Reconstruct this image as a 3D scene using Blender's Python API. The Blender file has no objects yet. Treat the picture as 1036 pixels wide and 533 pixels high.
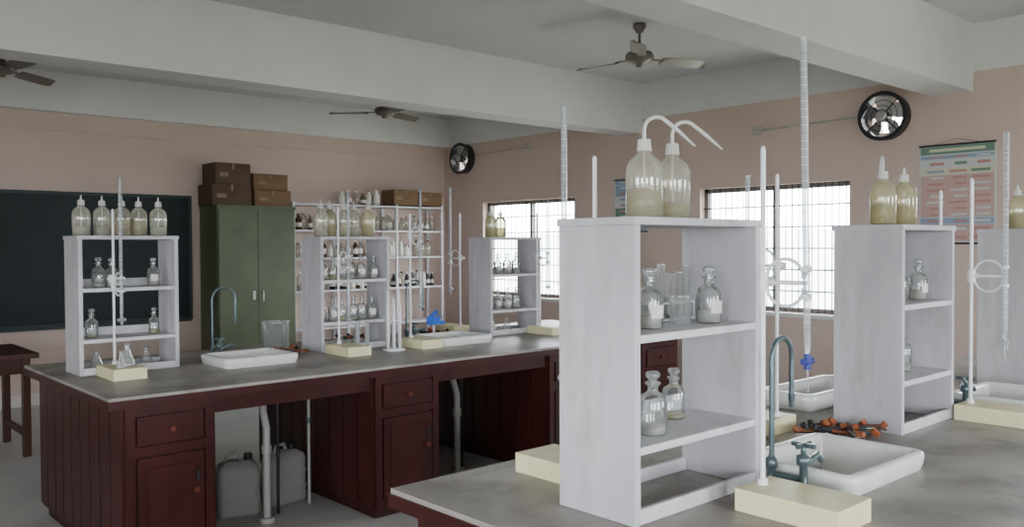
import bpy, math, random
from mathutils import Vector, Matrix
random.seed(4)
D=bpy.data; S=bpy.context.scene
# ------------------------------------------------------------------ materials
def mat(name,col,rough=.6,var=0.0,scale=6,metal=0,bump=0,stretch=(1,1,1),col2=None,detail=4,spec=.4,coat=0,lo=.35,hi=.65,grime=0,gscale=1.3,gcol=(.3,.27,.24)):
    m=D.materials.new(name);m.use_nodes=True;nt=m.node_tree;N=nt.nodes;L=nt.links
    b=N['Principled BSDF'];b.inputs['Roughness'].default_value=rough;b.inputs['Metallic'].default_value=metal
    b.inputs['Specular IOR Level'].default_value=spec;b.inputs['Coat Weight'].default_value=coat
    c=(*col,1);b.inputs['Base Color'].default_value=c
    if var or col2 or bump:
        tc=N.new('ShaderNodeTexCoord');mp=N.new('ShaderNodeMapping');mp.inputs['Scale'].default_value=stretch
        nz=N.new('ShaderNodeTexNoise');nz.inputs['Scale'].default_value=scale;nz.inputs['Detail'].default_value=detail
        L.new(tc.outputs['Object'],mp.inputs[0]);L.new(mp.outputs[0],nz.inputs['Vector'])
        if var or col2:
            r=N.new('ShaderNodeValToRGB');r.color_ramp.elements[0].position=lo;r.color_ramp.elements[1].position=hi
            d=col2 if col2 else tuple(x*(1-var) for x in col)
            r.color_ramp.elements[0].color=(*d,1);r.color_ramp.elements[1].color=c
            L.new(nz.outputs['Fac'],r.inputs[0]);out=r.outputs[0]
            if grime:
                n2=N.new('ShaderNodeTexNoise');n2.inputs['Scale'].default_value=gscale;n2.inputs['Detail'].default_value=12;n2.inputs['Roughness'].default_value=.7
                L.new(mp.outputs[0],n2.inputs['Vector'])
                r2=N.new('ShaderNodeValToRGB');r2.color_ramp.elements[0].position=.50;r2.color_ramp.elements[1].position=.68
                r2.color_ramp.elements[0].color=(0,0,0,1);r2.color_ramp.elements[1].color=(grime,grime,grime,1)
                L.new(n2.outputs['Fac'],r2.inputs[0])
                mx=N.new('ShaderNodeMix');mx.data_type='RGBA'
                L.new(r2.outputs[0],mx.inputs['Factor']);L.new(out,mx.inputs['A']);mx.inputs['B'].default_value=(*gcol,1);out=mx.outputs['Result']
                rr=N.new('ShaderNodeMapRange');rr.inputs['To Min'].default_value=rough*.8;rr.inputs['To Max'].default_value=min(1,rough*1.3)
                L.new(n2.outputs['Fac'],rr.inputs['Value']);L.new(rr.outputs[0],b.inputs['Roughness'])
            L.new(out,b.inputs['Base Color'])
        if bump:
            bp=N.new('ShaderNodeBump');bp.inputs['Strength'].default_value=bump;bp.inputs['Distance'].default_value=.004
            L.new(nz.outputs['Fac'],bp.inputs['Height']);L.new(bp.outputs[0],b.inputs['Normal'])
    return m
def glassmat(name,tint=(.9,.95,.95),base=.05,diff=0.0,dcol=(.8,.85,.85)):
    m=D.materials.new(name);m.use_nodes=True;nt=m.node_tree;N=nt.nodes;L=nt.links
    N.remove(N['Principled BSDF']);o=N['Material Output']
    t=N.new('ShaderNodeBsdfTransparent');t.inputs[0].default_value=(*tint,1)
    g=N.new('ShaderNodeBsdfGlossy');g.inputs['Roughness'].default_value=.08;g.inputs[0].default_value=(.95,.95,.95,1)
    lw=N.new('ShaderNodeLayerWeight');lw.inputs[0].default_value=.35
    ma=N.new('ShaderNodeMath');ma.operation='ADD';ma.inputs[1].default_value=base;ma.use_clamp=True
    L.new(lw.outputs['Fresnel'],ma.inputs[0])
    mx=N.new('ShaderNodeMixShader');L.new(ma.outputs[0],mx.inputs[0]);L.new(t.outputs[0],mx.inputs[1]);L.new(g.outputs[0],mx.inputs[2])
    last=mx
    if diff:
        d=N.new('ShaderNodeBsdfDiffuse');d.inputs[0].default_value=(*dcol,1)
        tl=N.new('ShaderNodeBsdfTranslucent');tl.inputs[0].default_value=(*dcol,1)
        m2=N.new('ShaderNodeMixShader');m2.inputs[0].default_value=.5;L.new(d.outputs[0],m2.inputs[1]);L.new(tl.outputs[0],m2.inputs[2])
        m3=N.new('ShaderNodeMixShader');m3.inputs[0].default_value=diff;L.new(mx.outputs[0],m3.inputs[1]);L.new(m2.outputs[0],m3.inputs[2]);last=m3
    L.new(last.outputs[0],o.inputs['Surface']);return m
M={}
M['pink']=mat('pink_wall_paint',(.575,.45,.39),.8,.10,1.2,bump=.05,grime=.35,gscale=.6,gcol=(.42,.34,.30))
M['white']=mat('whitewash',(.66,.66,.65),.85,.08,1.0,grime=.25,gscale=.8,gcol=(.5,.5,.48))
M['ceil']=mat('ceiling_whitewash',(.56,.57,.57),.9,.08,.8,grime=.3,gscale=.7,gcol=(.42,.42,.41))
M['dado']=mat('lower_wall_paint',(.62,.56,.52),.7,.06,1)
M['floor']=mat('mosaic_floor',(.50,.49,.47),.35,.25,3,detail=8,grime=.5,gscale=1.5)
M['maroon']=mat('maroon_gloss_paint',(.046,.010,.009),.35,.35,9,stretch=(1,1,.3),spec=.3,bump=.08)
M['maroon2']=mat('maroon_panel_paint',(.036,.008,.007),.42,.35,12,stretch=(1,1,.2),bump=.1,spec=.3)
M['knob']=mat('red_knob',(.12,.03,.02),.3)
M['slab']=mat('worn_cement_top',(.36,.33,.30),.42,0,3.0,col2=(.21,.19,.17),detail=9,bump=.06,lo=.32,hi=.62,grime=.7,gscale=3.2,gcol=(.11,.095,.08))
M['shelf']=mat('lilac_white_paint',(.56,.545,.575),.5,.25,6,stretch=(1,1,.35),bump=.1,detail=9,grime=.55,gscale=5,gcol=(.30,.27,.27))
M['shelfd']=mat('white_rail_paint',(.64,.63,.65),.5,.15,9,detail=8,grime=.4,gscale=8,gcol=(.32,.30,.30))
M['cream']=mat('cream_painted_wood',(.76,.70,.42),.45,.08,10,grime=.3,gscale=7,gcol=(.5,.42,.25))
M['rod']=mat('white_rod_paint',(.74,.74,.76),.35)
M['cer']=mat('sink_ceramic',(.78,.79,.76),.18,.12,6,spec=.6,coat=.3,grime=.35,gscale=6,gcol=(.42,.36,.28))
M['chrome']=mat('tarnished_tap_metal',(.13,.18,.19),.3,.3,20,metal=.6)
M['glass']=glassmat('clear_glass',(.96,.98,.975),.04,.08,(.85,.88,.88))
M['gclear']=glassmat('thin_clear_glass',(.95,.97,.97),.10,.14,(.85,.9,.9))
M['gdim']=glassmat('frosted_burette_glass',(.9,.93,.95),.12,.30,(.75,.78,.8))
M['plas']=glassmat('translucent_plastic',(.92,.91,.85),.05,.28,(.78,.76,.68))
M['plasy']=glassmat('translucent_plastic_yellow',(.90,.88,.72),.06,.34,(.74,.71,.52))
M['ptube']=glassmat('white_plastic_tube',(.9,.9,.9),.05,.8,(.86,.86,.84))
M['liqw']=glassmat('cloudy_liquid',(.85,.85,.8),.03,.70,(.80,.79,.72))
M['liqy']=glassmat('yellow_liquid',(.88,.83,.62),.03,.45,(.74,.68,.47))
M['liqb']=glassmat('brown_liquid',(.5,.4,.3),.03,.6,(.32,.24,.16))
M['amber']=glassmat('amber_glass',(.45,.22,.08),.08,.4,(.2,.09,.03))
M['black']=mat('black_plastic',(.02,.02,.022),.4)
M['board']=mat('blackboard_slate',(.007,.015,.017),.45,.3,1.5,spec=.25)
M['bframe']=mat('blackboard_frame',(.015,.028,.028),.5)
M['green']=mat('green_steel_paint',(.088,.108,.058),.4,.18,3,spec=.35)
M['green2']=mat('green_steel_dark',(.05,.065,.035),.4)
M['card']=mat('cardboard_brown',(.17,.10,.05),.8,.2,5)
M['cardd']=mat('cardboard_dark',(.09,.055,.032),.8,.25,5)
M['tape']=mat('paper_label',(.20,.15,.10),.7)
M['iron']=mat('window_iron',(.04,.04,.045),.5)
M['wframe']=mat('window_frame_paint',(.18,.17,.16),.5)
M['alu']=mat('fan_blade_metal',(.42,.41,.39),.3,metal=.6)
M['fanbr']=mat('ceiling_fan_enamel',(.16,.135,.115),.35)
M['wood']=mat('dark_red_wood',(.06,.022,.015),.4,.3,8,stretch=(.3,1,1))
M['pvc']=mat('pvc_pipe',(.40,.39,.36),.4,.15,8)
M['jerry']=glassmat('jerrycan_plastic',(.7,.7,.7),.05,.85,(.60,.58,.55))
M['orange']=mat('orange_rubber',(.34,.10,.04),.5,.3,30)
M['rust']=mat('rusty_metal',(.14,.07,.045),.6,.3,30)
M['blue']=mat('blue_plastic',(.02,.14,.65),.4)
M['navy']=mat('navy_stopcock',(.02,.03,.20),.4)
M['redp']=mat('print_red',(.42,.22,.20),.6); M['bluep']=mat('print_blue',(.24,.31,.42),.6)
M['greenp']=mat('print_green',(.13,.23,.17),.6); M['yelp']=mat('print_yellow',(.54,.53,.36),.6)
M['paper']=mat('poster_paper',(.50,.52,.51),.6); M['pinkp']=mat('print_pink',(.48,.32,.29),.6)
M['label']=mat('bottle_label',(.72,.70,.64),.7)
M['outw']=mat('pale_building',(.85,.88,.92),.9,.10,.4)
M['grass']=mat('dusty_ground',(.35,.36,.28),.9,.3,.5)
# ------------------------------------------------------------------ builder
class B:
    def __init__(s): s.v=[];s.f=[];s.m=[];s.sm=[];s.mats=[]
    def mi(s,k):
        if k not in s.mats:s.mats.append(k)
        return s.mats.index(k)
    def add(s,vs,fs,k,sm=False):
        o=len(s.v);s.v+=[tuple(x) for x in vs];i=s.mi(k)
        for f in fs: s.f.append([o+a for a in f]);s.m.append(i);s.sm.append(sm)
    def box(s,x0,x1,y0,y1,z0,z1,k):
        v=[(x,y,z) for z in(z0,z1) for y in(y0,y1) for x in(x0,x1)]
        s.add(v,[(0,2,3,1),(4,5,7,6),(0,1,5,4),(2,6,7,3),(0,4,6,2),(1,3,7,5)],k);return s
    def obox(s,c,u,w,h,hu,hw,hh,k):
        c=Vector(c);u=Vector(u).normalized();w=Vector(w).normalized();h=Vector(h).normalized()
        v=[c+u*hu*a+w*hw*b+h*hh*d for d in(-1,1) for b in(-1,1) for a in(-1,1)]
        s.add(v,[(0,2,3,1),(4,5,7,6),(0,1,5,4),(2,6,7,3),(0,4,6,2),(1,3,7,5)],k);return s
    def cyl(s,p,q,r0,k,r1=None,n=12,cap=True,sm=True):
        r1=r0 if r1 is None else r1;p=Vector(p);q=Vector(q);d=(q-p).normalized()
        a=d.orthogonal().normalized();b=d.cross(a)
        vs=[];
        for c,r in((p,r0),(q,r1)):
            for i in range(n):
                t=2*math.pi*i/n;vs.append(c+a*r*math.cos(t)+b*r*math.sin(t))
        s.add(vs,[(i,(i+1)%n,n+(i+1)%n,n+i) for i in range(n)],k,sm)
        if cap: s.add(vs,[tuple(range(n))[::-1],tuple(range(n,2*n))],k)
        return s
    def lathe(s,cx,cy,prof,k,n=16,z=0,sx=1,sy=1):
        vs=[];m=len(prof)
        for r,h in prof:
            for i in range(n):
                t=2*math.pi*i/n;vs.append((cx+sx*r*math.cos(t),cy+sy*r*math.sin(t),z+h))
        fs=[(j*n+i,j*n+(i+1)%n,(j+1)*n+(i+1)%n,(j+1)*n+i) for j in range(m-1) for i in range(n)]
        s.add(vs,fs,k,True);return s
    def tube(s,pts,r,k,n=8):
        P=[Vector(p) for p in pts];rs=r if isinstance(r,list) else [r]*len(P);vs=[];ref=None
        for j,p in enumerate(P):
            d=(P[min(j+1,len(P)-1)]-P[max(j-1,0)]).normalized()
            if ref is None: ref=d.orthogonal().normalized()
            a=(ref-d*ref.dot(d)).normalized();ref=a;b=d.cross(a)
            for i in range(n):
                t=2*math.pi*i/n;vs.append(p+a*rs[j]*math.cos(t)+b*rs[j]*math.sin(t))
        m=len(P)
        s.add(vs,[(j*n+i,j*n+(i+1)%n,(j+1)*n+(i+1)%n,(j+1)*n+i) for j in range(m-1) for i in range(n)],k,True)
        s.add(vs,[tuple(range(n))[::-1],tuple(range((m-1)*n,m*n))],k);return s
    def rrect(s,cx,cy,hx,hy,rad,loops,k,n=6):
        vs=[];cnt=None
        for ins,z in loops:
            ring=[];r=max(rad-ins,.008)
            for (sx,sy,a0) in((1,1,0),(-1,1,90),(-1,-1,180),(1,-1,270)):
                for i in range(n+1):
                    t=math.radians(a0+90*i/n)
                    ring.append((cx+sx*(hx-ins-r)+r*math.cos(t),cy+sy*(hy-ins-r)+r*math.sin(t),z))
            cnt=len(ring);vs+=ring
        m=len(loops)
        s.add(vs,[(j*cnt+i,j*cnt+(i+1)%cnt,(j+1)*cnt+(i+1)%cnt,(j+1)*cnt+i) for j in range(m-1) for i in range(cnt)],k,True)
        s.add(vs,[tuple(range((m-1)*cnt,m*cnt))],k);return s
    def grid(s,u,v,holes,fn,k):
        us=sorted(set([u[0],u[1]]+[h[0] for h in holes]+[h[1] for h in holes]))
        vv=sorted(set([v[0],v[1]]+[h[2] for h in holes]+[h[3] for h in holes]))
        for a,b in zip(us,us[1:]):
            for c,d in zip(vv,vv[1:]):
                mu,mv=(a+b)/2,(c+d)/2
                if any(h[0]<mu<h[1] and h[2]<mv<h[3] for h in holes):continue
                s.box(*fn(a,b,c,d),k)
        return s
    def mesh(s,name):
        me=D.meshes.new(name);me.from_pydata(s.v,[],s.f)
        for k in s.mats: me.materials.append(M[k])
        for p,i,q in zip(me.polygons,s.m,s.sm): p.material_index=i;p.use_smooth=q
        me.update();return me
    def obj(s,name,loc=(0,0,0),rz=0,bevel=0):
        return place(s.mesh(name),name,loc,rz,bevel)
def place(me,name,loc=(0,0,0),rz=0,bevel=0,sc=None):
    o=D.objects.new(name,me);S.collection.objects.link(o);o.location=loc;o.rotation_euler=(0,0,rz)
    if sc:o.scale=sc
    if bevel:
        b=o.modifiers.new('bevel','BEVEL');b.width=bevel;b.segments=2;b.limit_method='ANGLE'
    return o
# ------------------------------------------------------------------ room
XL,XW,YF,YB,ZC=-3.5,7.5,-3.2,9.69,3.39
def wallx(x0,x1,name,holes):
    b=B();b.grid((YF-.2,YB+.2),(0,3.0),[h for h in holes],lambda a,c,d,e:(x0,x1,a,c,d,e),'pink')
    b.box(x0,x1,YF-.2,YB+.2,3.0,ZC,'white');return b.obj(name)
def wally(y0,y1,name,holes):
    b=B();b.grid((XL,XW),(0,3.0),holes,lambda a,c,d,e:(a,c,y0,y1,d,e),'pink')
    b.box(XL,XW,y0,y1,3.0,ZC,'white');return b.obj(name)
W1=(7.14,8.85,.94,2.18);W2=(3.70,5.33,.94,2.18);W3=(.3,1.95,.94,2.18)
F1=(3.36,2.71);F2=(9.22,2.80)
hole=lambda f:(f[0]-.135,f[0]+.135,f[1]-.135,f[1]+.135)
wallx(XW,XW+.22,'wall_right',[W1,W2,W3,hole(F1),hole(F2)])
LW=[(-2.2,-.4,.9,2.4),(.8,2.6,.9,2.4)]
wallx(XL-.22,XL,'wall_left',LW)
wally(YB,YB+.22,'wall_back',[])
FW=[(-2.6,-.8,.9,2.4),(.6,2.4,.9,2.4),(4.6,6.4,.9,2.4)]
wally(YF-.22,YF,'wall_front',FW)
B().box(XL,XW,YF,YB,-.1,0,'floor').obj('floor')
B().box(XL-.2,XW+.2,YF-.2,YB+.2,ZC,ZC+.15,'ceil').obj('ceiling')
for y0,y1 in((6.10,6.42),(2.66,2.99),(-.75,-.43)):
    B().box(XL,XW,y0,y1,2.84,ZC,'white').obj('ceiling_beam')
B().box(XL,XW,YB-.10,YB,2.99,ZC,'white').obj('trim_1')
B().box(XL,XW-.03,YB-.025,YB,2.80,2.825,'pink').obj('trim_2')
B().box(XL,XW,YB-.015,YB,0,.12,'dado').obj('baseboard_back')
B().box(XW-.015,XW,YF,YB-.02,0,.12,'dado').obj('baseboard_right')
def window(n,x,h,side):
    b=B();y0,y1,z0,z1=h;d=.045
    xa=x
    for (a,c,e,f) in((y0,y1,z0,z0+d),(y0,y1,z1-d,z1),(y0,y0+d,z0,z1),(y1-d,y1,z0,z1)): b.box(xa-.035,xa+.035,a,c,e,f,'wframe')
    ym=(y0+y1)/2
    b.box(xa-.03,xa+.03,ym-.018,ym+.018,z0,z1,'wframe')
    nb=24
    for i in range(1,nb):
        yy=y0+(y1-y0)*i/nb;b.cyl((xa-.05,yy,z0),(xa-.05,yy,z1),.0055,'iron',n=6)
    for i in range(1,6):
        zz=z0+(z1-z0)*i/6;b.box(xa-.057,xa-.045,y0,y1,zz-.007,zz+.007,'iron')
    b.obj('window_%d'%n)
window(1,XW+.12,W1,1);window(2,XW+.12,W2,1);window(3,XW+.12,W3,1)
for i,h in enumerate(LW):
    b=B();y0,y1,z0,z1=h;x=XL-.12
    for (a,c,e,f) in((y0,y1,z0,z0+.05),(y0,y1,z1-.05,z1),(y0,y0+.05,z0,z1),(y1-.05,y1,z0,z1),((y0+y1)/2-.02,(y0+y1)/2+.02,z0,z1)): b.box(x-.03,x+.03,a,c,e,f,'wframe')
    b.obj('window_%d'%(4+i))
for i,h in enumerate(FW):
    b=B();y0,y1,z0,z1=h;x=YF-.12
    for (a,c,e,f) in((y0,y1,z0,z0+.05),(y0,y1,z1-.05,z1),(y0,y0+.05,z0,z1),(y1-.05,y1,z0,z1),((y0+y1)/2-.02,(y0+y1)/2+.02,z0,z1)): b.box(a,c,x-.03,x+.03,e,f,'wframe')
    b.obj('window_%d'%(8+i))
b=B()
for h in (W1,W2,W3): b.box(XW-.03,XW+.22,h[0]-.03,h[1]+.03,h[2]-.04,h[2]-.005,'white')
b.obj('trim_3')
B().box(16,17,-10,24,-.5,1.9,'outw').obj('neighbouring_building')
B().box(-40,60,-40,60,-.6,-.3,'grass').obj('outside_ground')
# ------------------------------------------------------------------ blackboard, posters
b=B();b.box(.1,3.80,YB-.03,YB-.002,.82,2.15,'board')
for a in((.06,3.84,.78,.82),(.06,3.84,2.15,2.18)): b.box(a[0],a[1],YB-.045,YB-.002,a[2],a[3],'bframe')
for a in((.06,.1),(3.80,3.84)): b.box(a[0],a[1],YB-.043,YB-.002,.82,2.15,'bframe')
b.box(.1,3.80,YB-.1,YB-.046,.765,.79,'bframe')
b.obj('blackboard')
def poster(y0,y1,z0,z1,cols,head,name):
    b=B();x=XW;b.box(x-.006,x-.001,y0,y1,z0,z1,'paper')
    H=z1-z0;b.box(x-.008,x-.006,y0+.01,y1-.01,z1-.09*H,z1-.01,head)
    b.box(x-.009,x-.008,y0+.08,y1-.08,z1-.065*H,z1-.035*H,'yelp')
    n=sum(c[1] for c in cols);za=z1-.10*H
    for i,(c,wt) in enumerate(cols):
        hh=.88*H*wt/n;za-=hh
        if c!='paper': b.box(x-.008,x-.006,y0+.012,y1-.012,za+.003,za+hh-.003,c)
        tc=['bluep','redp','greenp','redp'] if c in('paper','yelp') else ['paper','redp','redp','paper']
        rows=max(1,int(hh/.05))
        for q in range(rows):
            for j in range(3):
                w=(y1-y0-.06)/3;ya=y0+.03+j*w;zb=za+hh*(q+.3)/rows
                b.box(x-.0095,x-.008,ya+.01,ya+w*random.uniform(.55,.9),zb,zb+hh/rows*.35,tc[(q+j+i)%4])
    b.cyl((x-.012,y0,z1),(x-.012,y1,z1),.008,'black',n=8);b.cyl((x-.012,y0,z0),(x-.012,y1,z0),.008,'black',n=8)
    b.tube([(x-.014,y0+.1,z1),(x-.014,(y0+y1)/2,z1+.05),(x-.014,y1-.1,z1)],.002,'black',n=5)
    b.obj(name)
poster(2.48,3.08,1.60,2.42,[('bluep',.5),('paper',1),('yelp',.8),('pinkp',5),('bluep',.8),('pinkp',2)],'greenp','wall_poster')
poster(6.02,6.50,1.75,2.34,[('bluep',1),('paper',1),('greenp',1),('bluep',1)],'bluep','wall_poster')
# conduits
b=B();b.cyl((XW-.015,F1[0]+.26,2.74),(XW-.015,4.60,2.72),.010,'pvc',n=8);b.box(XW-.04,XW-.002,4.60,4.68,2.68,2.76,'pvc');b.obj('wiring_conduit')
b=B();b.cyl((XW-.015,7.97,2.86),(XW-.015,F2[0]-.26,2.84),.010,'pvc',n=8);b.box(XW-.04,XW-.002,7.9,7.97,2.82,2.90,'pvc');b.obj('wiring_conduit')
# exhaust fans
b=B();n=32
def ring(b,x0,x1,ri,ro,k):
    vs=[]
    for x,r in((x0,ri),(x0,ro),(x1,ro),(x1,ri)):
        for i in range(n):
            t=2*math.pi*i/n;vs.append((x,r*math.cos(t),r*math.sin(t)))
    b.add(vs,[(j*n+i,j*n+(i+1)%n,((j+1)%4)*n+(i+1)%n,((j+1)%4)*n+i) for j in range(4) for i in range(n)],k,False)
ring(b,-.10,-.001,.180,.205,'black');ring(b,-.115,-.10,.182,.215,'black')
b.cyl((-.13,0,0),(-.02,0,0),.055,'black',n=20);b.cyl((-.145,0,0),(-.13,0,0),.035,'alu',.05,n=20)
for i in range(5):
    t=2*math.pi*i/5+.3
    u=Vector((0,math.cos(t),math.sin(t)));w=Vector((0,-math.sin(t),math.cos(t)))
    vs=[]
    for rr,hw in((.05,.025),(.10,.058),(.145,.066),(.172,.05)):
        for sgn in(-1,1): vs.append(u*rr+w*hw*sgn+Vector((-.06+.035*sgn,0,0)))
    b.add(vs,[(0,1,3,2),(2,3,5,4),(4,5,7,6)],'alu',True)
for i in range(4):
    t=math.pi/2*i+.785
    b.cyl((-.108,.05*math.cos(t),.05*math.sin(t)),(-.108,.195*math.cos(t),.195*math.sin(t)),.006,'black',n=6)
for rr in(.09,.135):
    b.tube([(-.112,rr*math.cos(2*math.pi*i/24),rr*math.sin(2*math.pi*i/24)) for i in range(25)],.003,'black',n=5)
me=b.mesh('exhaust_fan')
for y,z in(F1,F2): place(me,'exhaust_fan',(XW,y,z))
# ceiling fans
b=B()
b.lathe(0,0,[(.001,-.001),(.05,-.001),(.055,-.03),(.03,-.07),(.012,-.08),(.012,-.19),(.03,-.20),(.045,-.22),(.10,-.235),(.115,-.26),(.115,-.29),(.09,-.315),(.04,-.325),(.03,-.35),(.001,-.355)],'fanbr',n=24)
for a in(0,120,240):
    t=math.radians(a);u=Vector((math.cos(t),math.sin(t),0));w=Vector((-math.sin(t),math.cos(t),0))
    b.obox(u*.15+Vector((0,0,-.285)),u,w,(0,0,1),.07,.02,.004,'fanbr')
    vs=[]
    for rr,hw in((.19,.045),(.26,.062),(.52,.066),(.585,.058),(.62,.03)):
        for sgn in(-1,1): vs.append(u*rr+w*hw*sgn+Vector((0,0,-.285-.018*sgn-.01*rr)))
    vs2=[v-Vector((0,0,.004)) for v in vs]
    f=[(0,1,3,2),(2,3,5,4),(4,5,7,6),(6,7,9,8)]
    b.add(vs,f,'fanbr',False);b.add(vs2,[q[::-1] for q in f],'fanbr',False)
me=b.mesh('ceiling_fan')
R_=math.radians
place(me,'ceiling_fan',(5.45,4.46,ZC),R_(-22));place(me,'ceiling_fan',(5.44,8.12,ZC),R_(18));place(me,'ceiling_fan',(1.68,8.25,ZC),R_(38))
# ------------------------------------------------------------------ benches
def bench(name,x0,x1,y0,y1,blocks,holes,tops):
    b=B()
    b.grid((x0-.04,x1+.04),(y0,y1),holes,lambda a,c,d,e:(a,c,d,e,.885,.90),'slab')
    b.grid((x0-.045,x1+.045),(y0-.005,y1+.005),holes,lambda a,c,d,e:(a,c,d,e,.845,.885),'maroon')
    ya,yb=y0+.05,y1-.05
    for (a,c) in blocks:
        b.box(a,c,ya,yb,.06,.844,'maroon2');b.box(a+.02,c-.02,ya+.03,yb-.03,.002,.06,'maroon2')
        for side,yy in((-1,ya),(1,yb)):
            def pn(x0_,x1_,z0_,z1_,d,k='maroon'):
                lo,hi=(yy-d,yy) if side<0 else (yy,yy+d)
                b.box(x0_,x1_,lo,hi,z0_,z1_,k)
            for zz in((.80,.844),(.60,.645),(.065,.10)): pn(a+.045,c-.045,zz[0],zz[1],.014)
            pn(a+.002,a+.045,.065,.844,.015);pn(c-.045,c-.002,.065,.844,.015)
            pn(a+.055,c-.055,.655,.79,.022);pn(a+.055,c-.055,.115,.59,.020)
            pn(a+.10,c-.10,.17,.54,.026)
            xm=(a+c)/2;sg=side
            for (kx,kz) in((xm,.72),(c-.10,.40)):
                b.cyl((kx,yy+sg*.02,kz),(kx,yy+sg*.05,kz),.010,'knob',.014,n=12)
            b.box(c-.095,c-.08,*( (yy-.03,yy) if side<0 else (yy,yy+.03)),.45,.49,'black')
        npl=9
        for xx,sg in((a,-1),(c,1)):
            w=(yb-ya)/npl
            for i in range(npl):
                y_=ya+i*w+.006;lo,hi=(xx-.014,xx) if sg<0 else (xx,xx+.014)
                b.box(lo,hi,y_,y_+w-.012,.08,.84,'maroon')
    for (p,q) in zip(blocks,blocks[1:]):
        b.box(p[1]+.015,q[0]-.015,ya+.01,ya+.03,.76,.844,'maroon');b.box(p[1]+.015,q[0]-.015,yb-.03,yb-.01,.76,.844,'maroon')
    return b.obj(name)
RB=[(1.34,1.77),(2.73,3.19),(4.15,4.60),(5.15,5.60)]
FB=[(1.46,1.90),(2.86,3.32),(4.28,4.72),(5.15,5.60)]
sinksR=[(2.05,2.52,4.68,5.08),(3.60,4.07,4.68,5.08)]
sinksF=[(2.25,2.74,1.09,1.47),(3.85,4.32,1.10,1.48)]
sh=lambda s:(s[0]+.02,s[1]-.02,s[2]+.02,s[3]-.02)
bench('laboratory_bench',1.30,5.62,4.16,5.72,RB,[sh(s) for s in sinksR],0)
bench('laboratory_bench',1.43,5.62,.50,2.06,FB,[sh(s) for s in sinksF],0)
for (a,c,d,e) in sinksR+sinksF:
    hx,hy=(c-a)/2,(e-d)/2;b=B()
    b.rrect(0,0,hx,hy,.05,[(.012,.001),(.004,.02),(.0,.045),(.004,.056),(.02,.060),(.035,.056),(.042,.04),(.05,-.06),(.07,-.12),(.10,-.13)],'cer')
    b.cyl((0,0,-.13),(0,0,-.127),.022,'chrome',n=16)
    b.obj('ceramic_sink',((a+c)/2,(d+e)/2,.9))
b=B();b.rrect(0,0,.30,.13,.05,[(.02,.001),(.005,.02),(0,.06),(.008,.075),(.02,.075),(.03,.06),(.04,.02),(.06,.012)],'cer')
b.obj('ceramic_tray',(3.57,1.90,.9))
# taps
def tap(R0):
    b=B()
    b.lathe(0,0,[(.001,.001),(.026,.001),(.026,.012),(.013,.02),(.012,.05),(.017,.055),(.017,.08),(.010,.085),(.009,.09)],'chrome')
    pts=[(0,0,.08),(0,0,.37)]+[(R0-R0*math.cos(math.radians(t)),0,.37+R0*math.sin(math.radians(t))) for t in range(15,181,15)]+[(2*R0,0,.30),(2*R0,0,.25)]
    b.tube(pts,.0075,'chrome',n=10);b.cyl((2*R0,0,.255),(2*R0,0,.215),.011,'chrome',.007)
    yy=-.10
    b.lathe(.0,yy,[(.001,.001),(.024,.001),(.024,.01),(.012,.018),(.012,.075),(.02,.08),(.02,.105),(.008,.11),(.008,.13)],'chrome')
    b.cyl((-.035,yy,.135),(.035,yy,.135),.007,'chrome');b.cyl((.0,yy-.035,.135),(.0,yy+.035,.135),.007,'chrome')
    b.tube([(.0,yy,.06),(.03,yy,.085),(.08,yy,.095),(.10,yy,.075)],.009,'chrome')
    b.cyl((0,0,.035),(.0,-.10,.035),.010,'chrome');return b.mesh('gooseneck_tap')
me=tap(.055);place(me,'gooseneck_tap',(2.215,1.325,.9));place(me,'gooseneck_tap',(3.80,1.47,.9))
me=tap(.075);place(me,'gooseneck_tap',(2.19,5.20,.9));place(me,'gooseneck_tap',(3.66,5.20,.9))
# ------------------------------------------------------------------ reagent shelves
def shelf(name,x,y,w=.56,d=.262,h=.77):
    b=B();t=.022
    b.box(0,t,0,d,.001,h-.02,'shelf');b.box(w-t,w,0,d,.001,h-.02,'shelf')
    b.box(-.004,w+.004,-.004,d+.004,h-.02,h,'shelf')
    for z in(.195,.475): 
        b.box(t,w-t,.002,d-.002,z-.020,z,'shelfd')
        b.box(t,w-t,d-.016,d-.003,z,z+.045,'shelfd')
    b.box(t,w-t,0.002,.016,.001,.04,'shelfd');b.box(t,w-t,d-.016,d-.002,.001,.04,'shelfd')
    return b.obj(name,(x,y,.9),0,.0015)
SF=[(1.633,1.352),(3.13,1.345),(4.62,1.35)];SR=[(1.368,5.0),(2.84,5.0),(4.31,5.0)]
for i,(x,y) in enumerate(SF): shelf('reagent_shelf',x,y,.565 if i==0 else .48)
for x,y in SR: shelf('reagent_shelf',x,y,.54,h=.765)
Z1,Z2,Z3=1.096,1.376,1.671
# ------------------------------------------------------------------ glassware
def wash(liq='plas',spout=True,lev=.075,lk='liqy'):
    b=B()
    b.lathe(0,0,[(.001,.001),(.040,.001),(.046,.006),(.047,.10),(.046,.125),(.038,.145),(.022,.158),(.016,.165),(.016,.175)],liq,n=20)
    b.lathe(0,0,[(.001,.004),(.042,.006),(.043,lev),(.001,lev)],lk,n=18)
    b.cyl((0,0,.17),(0,0,.198),.019,'ptube',.016,n=16)
    if spout:
        pts=[(0,0,.195),(0,0,.225)]+[(.032-.032*math.cos(math.radians(t)),0,.225+.03*math.sin(math.radians(t))) for t in range(30,141,22)]+[(.085,0,.222),(.13,0,.182)]
        b.tube(pts,[.0048]*(len(pts)-1)+[.002],'ptube')
    else: b.cyl((0,0,.198),(0,0,.225),.006,'ptube',.003)
    b.cyl((0,0,.01),(0,0,.195),.003,'ptube',n=6)
    return b
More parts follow.
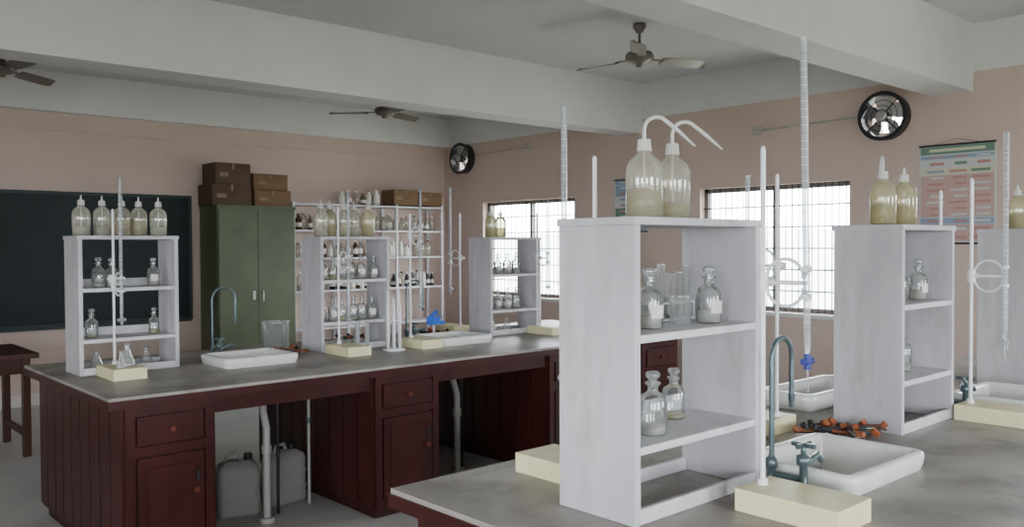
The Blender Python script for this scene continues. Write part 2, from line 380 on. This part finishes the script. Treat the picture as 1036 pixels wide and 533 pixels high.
def rbottle(r=.034,h=.085,liq='liqw',lev=.5,g='glass',lab=False):
    b=B()
    b.lathe(0,0,[(.001,.001),(r*.9,.001),(r,.006),(r,h),(r*.85,h+.014),(r*.4,h+.024),(r*.36,h+.040),(r*.55,h+.043),(r*.55,h+.048),(r*.3,h+.05)],g,n=18)
    b.lathe(0,0,[(r*.3,h+.035),(r*.33,h+.05),(r*.28,h+.056),(r*.5,h+.064),(r*.52,h+.072),(r*.3,h+.078),(.001,h+.079)],'gclear',n=14)
    if lev: b.lathe(0,0,[(.001,.003),(r-.004,.004),(r-.004,h*lev),(.001,h*lev)],liq,n=18)
    if lab:
        vs=[];
        for z in(.03,.065):
            for i in range(9):
                t=math.radians(-95+10*i-40);vs.append(((r+.0006)*math.cos(t),(r+.0006)*math.sin(t),z))
        b.add(vs,[(i,i+1,10+i,9+i) for i in range(8)],'label',True)
    return b
def flask(r=.045,h=.12,liq='liqw',lev=.25):
    b=B();b.lathe(0,0,[(.001,.001),(r*.92,0.001),(r,.006),(r*.98,.014),(.014,h*.72),(.013,h*.93),(.018,h)],'gclear',n=18)
    b.lathe(0,0,[(.001,.004),(r-.004,.006),(r-.006,.014),(r*(1-lev),h*lev*.7+.01),(.001,h*lev*.7+.01)],liq,n=18);return b
def cylr(r=.014,h=.2):
    b=B();b.cyl((0,0,0.001),(0,0,.008),.03,'gdim',n=6,sm=False);b.cyl((0,0,.008),(0,0,h),r,'gdim',n=14,cap=False)
    b.lathe(0,0,[(r,h-.004),(r*1.25,h)],'gdim');return b
GM={}
def gm(key,f):
    if key not in GM: GM[key]=f().mesh(key)
    return GM[key]
wp=gm('wash_bottle',lambda:wash());wp2=gm('wash_bottle_low',lambda:wash('plas',True,.045));wn=gm('wash_bottle_plain',lambda:wash('plas',False,.05,'liqw'));wn2=gm('wash_bottle_plain2',lambda:wash('plas',False,.10,'liqy'));wyn=gm('wash_yn',lambda:wash('plasy',False))
wy=gm('wash_bottle_yellow',lambda:wash('plasy'))
rb=[gm('rb%d'%i,lambda i=i:rbottle(*[(.034,.085,'liqw',.45,'glass',True),(.030,.075,'liqy',.4),(.036,.09,'liqw',.3),(.030,.08,'liqw',.7,'glass',True),(.034,.085,'liqy',.2),(.032,.085,'liqb',.5)][i])) for i in range(6)]
fl=gm('flask',lambda:flask());cy=gm('measuring_cylinder',lambda:cylr());bk=gm('beaker',lambda:B().lathe(0,0,[(.001,.002),(.03,.001),(.034,.006),(.034,.085),(.038,.09),(.035,.091)],'gclear',n=18))
ang=math.radians(-38)
place(wp,'wash_bottle',(1.828,1.48,Z3),ang,sc=(1.08,1.08,1.08));place(wp2,'wash_bottle',(1.965,1.49,Z3),ang-.1,sc=(1.08,1.08,1.08))
for (x,y,z,m) in [(1.80,1.44,1.376,rb[0]),(2.055,1.43,1.376,rb[0]),(1.80,1.43,1.096,rb[2]),(1.905,1.53,1.376,rb[3])]:
    place(m,'reagent_bottle',(x,y,z),sc=(1.05,1.05,1.0))
place(rb[4],'reagent_bottle',(2.01,1.52,1.096),sc=(1,1,.9))
place(bk,'glass_beaker',(1.96,1.46,1.376),sc=(.85,.85,.9))
def ttrack(n=6,r=.009,h=.15,k='gdim'):
    b=B();w=.030*n
    b.box(0.006,w-.006,-.022,.022,0.001,.008,'shelfd');b.box(0.006,w-.006,-.022,.022,.05,.056,'shelfd')
    b.box(0,.006,-.022,.022,0.001,.06,'shelfd');b.box(w-.006,w,-.022,.022,0.001,.06,'shelfd')
    for i in range(n):
        x=.015+i*.030;hh=h+random.uniform(-.015,.02);b.lathe(x,0,[(.001,.010),(r*.7,.013),(r,.02),(r,hh),(r*1.25,hh+.004),(r*1.1,hh+.006)],k,n=12)
        b.lathe(x,0,[(.001,.012),(r*.6,.015),(r*.85,.022),(r*.85,.05+.01*(i%3)),(.001,.05+.01*(i%3))],'liqw',n=10)
    return b
ttrack(6,.011,.145,'gclear').obj('test_tube_rack',(1.965,1.565,1.376))
for (x,y,z,m) in[(3.18,1.44,Z3,wy),(3.385,1.45,Z3,wyn)]: place(m,'wash_bottle',(x,y,Z3),ang+1.2,sc=(1,1,1))
place(wyn,'wash_bottle',(4.84,1.5,Z3));place(wyn,'wash_bottle',(4.98,1.46,Z3))
for (x,y,z,k) in[(3.50,1.44,1.376,0),(3.42,1.47,1.096,2),(3.36,1.46,1.376,4),(3.30,1.45,1.096,0),(4.8,1.45,1.376,3),(4.9,1.46,1.096,0),(4.72,1.46,1.096,1)]:
    place(rb[k],'reagent_bottle',(x,y,z))
for i,x in enumerate((1.42,1.535,1.635,1.735,1.84)): place((wn,wn,wn2,wn2,wn)[i],'wash_bottle',(x,5.12+.02*(i%2),1.666),ang)
for x,z,m in((1.50,1.376,rb[2]),(1.57,1.376,rb[0]),(1.80,1.376,rb[0]),(1.46,1.096,rb[4]),(1.80,1.096,rb[1])): place(m,'reagent_bottle',(x,5.10,z))
for i,x in enumerate((2.90,2.99,3.08,3.18,3.27)): place((wn,wyn,wn2,wn,wyn)[i],'wash_bottle',(x,5.10+.04*(i%2),1.666),ang,sc=(1,1,1.1))
for z in(1.376,1.096):
    for i in range(6): place(rb[(i*3+int(z*10))%5],'reagent_bottle',(2.90+.078*i+random.uniform(-.004,.004),5.09+random.uniform(-.02,.03),z))
for i,x in enumerate((4.42,4.52)): place(wyn,'wash_bottle',(x,5.12,1.666))
for z in(1.376,1.096):
    for i in range(4): place(rb[(i*2+1)%5],'reagent_bottle',(4.38+.10*i,5.11,z))
for x,y,z in((1.50,5.16,.9),(1.66,5.12,.9),(1.77,5.15,.9),(2.92,5.16,.9),(3.05,5.12,.9),(3.2,5.15,.9),(4.45,5.14,.9),(4.6,5.14,.9)): place(fl,'conical_flask',(x,y,z))
place(fl,'conical_flask',(1.55,4.80,.961));place(fl,'conical_flask',(1.50,4.74,.961),sc=(.6,.6,.75))
def pipstand():
    b=B();b.lathe(0,0,[(.001,.001),(.075,0.001),(.078,.008),(.07,.016),(.001,.018)],'rod',n=24)
    for i in range(6):
        t=i*1.05;x,y=.045*math.cos(t),.045*math.sin(t);h=.30+.05*(i%3)
        b.lathe(x,y,[(.001,.016),(.008,.02),(.0095,h*.6),(.006,h*.8),(.003,h),(.001,h)],'rod',n=10)
    b.cyl((0,0,.015),(0,0,.30),.005,'rod');b.cyl((0,0,.2),(0,0,.206),.058,'rod',n=20);return b
pipstand().obj('pipette_stand',(3.26,4.78,.9))
for x,y in((3.08,4.94),(3.11,4.87)): place(cy,'measuring_cylinder',(x,y,.9))
b=B();b.lathe(0,0,[(.001,.003),(.075,.001),(.085,.008),(.09,.19),(.095,.195),(.09,.198)],'gclear',n=24);b.obj('glass_trough',(2.68,5.33,.9))
b=B();b.lathe(0,0,[(.001,.001),(.035,.001),(.035,.008),(.008,.012),(.008,.11),(.001,.112)],'rod')
b.obox((0,0,.14),(1,.2,0),(-.2,1,0),(0,0,1),.05,.035,.03,'blue');b.cyl((-.04,0,.17),(.07,.02,.20),.014,'blue');b.cyl((0,0,.12),(.09,-.03,.12),.014,'blue');b.obj('blue_plastic_holder',(3.88,5.16,.9),.3,.003)
# ------------------------------------------------------------------ burette stands
def stand(x,y,s=-1,top=2.1,rodtop=.95,lean=0,clampz=.60,bur=True,tip='gdim',clamp=True,L=.84):
    b=B()
    b.box(-.085,.085,*sorted((-s*.03,s*.255)),0.001,.06,'cream')
    b.cyl((0,0,.06),(0,0,rodtop),.0068,'rod',n=10);b.cyl((0,0,.06),(0,0,.075),.014,'rod')
    b.lathe(0,0,[(.0068,rodtop),(.005,rodtop+.008),(.001,rodtop+.01)],'rod')
    by=s*.125;cz=clampz
    if bur:
        t=top-.9;bt=t-L
        p=lambda z:(lean*(z-cz),by,z)
        b.tube([p(bt+.06),p(t-.004),p(t)],[.0085,.0085,.011],'gdim',n=12)
        b.tube([p(bt-.03),p(bt+.02),p(bt+.06)],[.002,.0035,.0085],'gdim',n=8)
        b.tube([p(bt-.06),p(bt-.03)],[.0015,.002],'gdim')
        q=p(bt+.02)
        b.cyl((q[0]-.022,by,bt+.02),(q[0]+.022,by,bt+.02),.009,tip);b.cyl(p(bt+.0),p(bt+.04),.009,tip)
        for i in range(40):
            zz=bt+.1+i*.02
            if zz<t-.03: b.cyl(p(zz),p(zz+.001),.0087,'black' if i%5==0 else 'rod',n=12,cap=False)
    if clamp:
        b.cyl((0,0,cz-.025),(0,0,cz+.025),.014,'rod');b.cyl((0,0,cz),(.035,0,cz),.007,'rod');b.cyl((.035,0,cz),(.04,0,cz),.014,'rod')
        b.cyl((0,0,cz),(0,by,cz),.006,'rod')
        for dz in(-1,1):
            pts=[]
            for a in range(0,181,20):
                t=math.radians(a);pts.append((.004,by*.5-by*.42*math.cos(t),cz+dz*(.012+.05*math.sin(t))))
            b.tube(pts,.0045,'rod',n=8)
            b.cyl((-.018,by,cz+dz*.035),(.018,by,cz+dz*.035),.007,'rod')
            b.cyl((0.0,by*.92,cz+dz*.012),(0.0,by*1.05,cz+dz*.045),.006,'rod')
    return b.obj('burette_stand',(x,y,.9))
stand(2.02,1.235,-1,2.12,clampz=.60,lean=-.03,tip='navy')
stand(1.86,1.69,1,2.02,clampz=.62)
stand(2.86,1.69,1,1.86,rodtop=.95,clampz=.62,L=.7)
stand(3.66,1.30,-1,2.03,clampz=.57)
stand(4.36,1.69,1,1.88,L=.7)
stand(1.53,4.94,-1,1.97,rodtop=.9,clampz=.50,L=.78)
stand(2.93,4.93,-1,1.95,clampz=.6)
stand(3.505,4.93,-1,2.0,rodtop=.92,clampz=.77)
stand(4.76,4.95,-1,1.95,L=.7)
stand(4.29,5.35,1,2.07)
def pile(x,y,n,sx,sy,name='test_tube_clamp_pile'):
    b=B()
    for i in range(n):
        a=random.uniform(0,6.28);u=(math.cos(a),math.sin(a),random.uniform(-.05,.15));px,py=random.uniform(-sx,sx),random.uniform(-sy,sy)
        k=random.choice(['orange','rust','rust','black','rust','chrome']);z=random.uniform(.018,.035);l=random.uniform(.025,.045)
        U=Vector(u).normalized()
        b.cyl(Vector((px,py,z))-U*l,Vector((px,py,z))+U*l,random.uniform(.004,.008),k,n=8)
        if i%2==0: b.cyl(Vector((px,py,z))+U*l,Vector((px,py,z+.012))+U*(l+.012),.012,random.choice(['orange','black']),n=10)
    b.obj(name,(x,y,.9))
pile(2.96,1.49,44,.10,.10);pile(2.66,5.06,22,.08,.08);pile(4.02,5.34,22,.06,.09);pile(3.35,5.44,16,.10,.10)
b=B()
for i in range(7): b.cyl((.035*i,.02*(i%2),0.001),(.035*i,.02*(i%2),.10+.02*(i%3)),.006,'chrome',n=8)
b.box(-.02,.24,-.02,.04,0.001,.012,'rust');b.obj('peg_rack',(2.48,1.66,.9))
# ------------------------------------------------------------------ cupboard, boxes
b=B();x0,x1,y0,y1=3.93,4.87,9.15,9.64
b.box(x0,x1,y0+.022,y1,.06,2.03,'green');b.box(x0-.006,x1+.006,y0,y1,2.03,2.065,'green')
xm=(x0+x1)/2
b.box(x0+.012,xm-.003,y0,y0+.02,.10,2.02,'green');b.box(xm+.003,x1-.012,y0,y0+.02,.10,2.02,'green')
b.box(xm-.01,xm+.01,y0+.012,y0+.021,.10,2.02,'green2')
for xx in(x0+.02,x1-.06):
    for yy in(y0+.03,y1-.06): b.box(xx,xx+.04,yy,yy+.04,0.001,.06,'green2')
for dx in(-.28,.16):
    for i in range(6): b.box(xm+dx,xm+dx+.12,y0-.003,y0,1.80-i*.02,1.807-i*.02,'green2')
b.cyl((xm+.05,y0-.02,1.1),(xm+.05,y0-.02,.98),.008,'alu');b.cyl((xm+.05,y0,1.04),(xm+.05,y0-.025,1.04),.012,'alu')
b.box(xm-.07,xm-.04,y0-.01,y0,1.0,1.1,'alu')
b.obj('steel_cupboard')
def carton(x0,x1,y0,y1,z0,z1,k,name='cardboard_box'):
    b=B();b.box(0,x1-x0,0,y1-y0,0.001,z1-z0,k);w,d,h=x1-x0,y1-y0,z1-z0
    b.box(w*.47,w*.53,-.002,d+.002,h*.7,h+.002,'tape')
    b.box(.02,w*.46,-.003,.0,h*.93,h*.96,'cardd');b.box(w*.12,w*.36,-.003,0,h*.35,h*.55,'tape')
    b.obj(name,(x0,y0,z0))
carton(3.90,4.36,9.22,9.6,2.066,2.30,'cardd');carton(3.95,4.36,9.24,9.6,2.303,2.54,'cardd')
carton(4.40,4.85,9.22,9.6,2.066,2.25,'card');carton(4.40,4.82,9.24,9.6,2.253,2.44,'card')
b=B();x0,x1,y0,y1=4.93,7.15,9.30,9.66
LV=[2.12,1.80,1.46,1.06,.6]
for x in(x0,(x0*2+x1)/3,(x0+2*x1)/3,x1):
    for y in(y0,y1-.03): b.box(x-.015,x+.015,y-.001,y+.03,0.001,2.14,'shelfd')
for z in LV: b.box(x0,x1,y0,y1,z-.02,z,'shelfd')
b.obj('storage_rack')
def row(zs,xa,xb,n,kinds,name):
    b=B()
    for i in range(n):
        x=xa+(xb-xa)*(i+.5)/n+random.uniform(-.01,.01);k=random.choice(kinds);r=random.uniform(.028,.042);h=random.uniform(.09,.17);y=9.40+random.uniform(-.03,.05)
        b.lathe(x,y,[(.001,.0),(r,.0),(r,h),(r*.45,h+.025),(r*.42,h+.05),(.001,h+.05)],k,n=12,z=zs)
        b.cyl((x,y,zs+h+.045),(x,y,zs+h+.065),r*.5,random.choice(['black','label','redp','label']),n=10)
        if k!='plas': b.cyl((x,y,zs+h*.3),(x,y,zs+h*.7),r+.001,'label',n=12,cap=False)
    b.obj(name)
row(2.121,5.62,6.22,6,['amber','label','redp','liqb','plas'],'reagent_bottle_row')
row(1.801,5.0,5.9,11,['amber','label','plas','liqb'],'reagent_bottle_row')
row(1.801,6.0,7.1,11,['plas','gclear','plas'],'reagent_bottle_row')
row(1.461,5.0,7.1,24,['plas','label','gclear','amber','plas'],'reagent_bottle_row')
row(1.061,5.0,7.1,26,['plas','label','amber','black','label','black'],'reagent_bottle_row')
carton(6.38,6.76,9.32,9.6,2.141,2.34,'card');carton(6.79,7.16,9.32,9.6,2.141,2.32,'card')
# ------------------------------------------------------------------ table + stool at left
b=B();b.box(.5,1.70,7.25,8.1,.76,.80,'wood')
for x in(.55,1.60):
    for y in(7.32,7.98): b.box(x,x+.055,y,y+.055,0.001,.76,'wood')
b.box(.605,1.60,7.33,7.36,.64,.76,'wood');b.box(.605,1.60,8.0,8.03,.64,.76,'wood');b.box(1.61,1.64,7.375,7.98,.64,.76,'wood');b.box(.56,.59,7.375,7.98,.64,.76,'wood')
b.box(1.61,1.64,7.375,7.98,.15,.20,'wood')
b.obj('wooden_table',bevel=.003)
b=B();b.lathe(0,0,[(.001,.52),(.16,.52),(.165,.54),(.16,.555),(.001,.56)],'wood',n=24)
for i in range(4):
    t=.785+i*1.571;b.cyl((.11*math.cos(t),.11*math.sin(t),.52),(.18*math.cos(t),.18*math.sin(t),0.005),.012,'black',n=8)
for i in range(4):
    t=.785+i*1.571;u=t+1.571;b.cyl((.16*math.cos(t),.16*math.sin(t),.18),(.16*math.cos(u),.16*math.sin(u),.18),.008,'black',n=8)
me=b.mesh('laboratory_stool');place(me,'laboratory_stool',(2.0,7.75,0))
# ------------------------------------------------------------------ under-bench items
def jerry(x,y,rz):
    b=B()
    b.rrect(0,0,.12,.085,.03,[(.02,.001),(.005,.012),(0,.03),(0,.27),(.012,.30),(.05,.325)],'jerry')
    for zz in(.09,.19): b.rrect(0,0,.124,.089,.03,[(0,zz),(0,zz+.01)],'jerry')
    b.cyl((.06,0,.32),(.06,0,.36),.025,'black');b.tube([(-.07,0,.315),(-.06,0,.36),(0,0,.365),(.02,0,.32)],.011,'jerry')
    b.obj('jerrycan',(x,y,0),rz)
jerry(2.20,4.88,-.3);jerry(2.52,4.92,.2)
for (x,y) in((2.26,4.62),(3.75,4.72)):
    b=B();b.tube([(0,0,.001),(0,0,.55),(0,.04,.64),(.03,.10,.70),(.035,.12,.755)],.022,'pvc',n=12);b.cyl((0,0,.001),(0,0,.03),.045,'pvc');b.cyl((0,0,.40),(0,0,.45),.030,'pvc')
    b.cyl((.12,.1,.001),(.12,.1,.76),.010,'black',n=8)
    b.obj('drain_pipe',(x,y,0))
b=B();b.cyl((0,0,0.001),(0,0,.84),.010,'pvc');b.cyl((.0,0,.5),(0,0,.54),.016,'chrome');b.obj('water_pipe',(2.62,4.78,0))
# ------------------------------------------------------------------ light
w=D.worlds.new('overcast_sky');S.world=w;w.use_nodes=True;nt=w.node_tree
bg=nt.nodes['Background'];bg.inputs[0].default_value=(.88,.94,1.0,1);bg.inputs[1].default_value=26.0
def portal(x,y,z,sx,sz,dir):
    l=D.lights.new('sky_portal','AREA');l.shape='RECTANGLE';l.size=sx;l.size_y=sz;l.cycles.is_portal=True
    o=D.objects.new('sky_portal',l);S.collection.objects.link(o);o.location=(x,y,z)
    o.rotation_euler=Vector(dir).to_track_quat('-Z','Y').to_euler()
for h in(W1,W2,W3): portal(XW+.25,(h[0]+h[1])/2,(h[2]+h[3])/2,h[1]-h[0],h[3]-h[2],(-1,0,0))
for h in LW: portal(XL-.25,(h[0]+h[1])/2,(h[2]+h[3])/2,h[1]-h[0],h[3]-h[2],(1,0,0))
for h in FW: portal((h[0]+h[1])/2,YF-.25,(h[2]+h[3])/2,h[1]-h[0],h[3]-h[2],(0,1,0))
# ------------------------------------------------------------------ camera
a=math.radians(47.797);p=math.radians(1.206);r=math.radians(-.276)
F=Vector((math.cos(a)*math.cos(p),math.sin(a)*math.cos(p),-math.sin(p)));R=Vector((math.sin(a),-math.cos(a),0));U=R.cross(F)
R2=R*math.cos(r)+U*math.sin(r);U2=-R*math.sin(r)+U*math.cos(r)
c=D.cameras.new('camera');co=D.objects.new('camera',c);S.collection.objects.link(co)
m=Matrix((R2,U2,-F)).transposed().to_4x4();m.translation=(0,0,1.6);co.matrix_world=m
c.sensor_width=36;c.lens=865.443/1036*36;c.clip_start=.05
S.camera=co
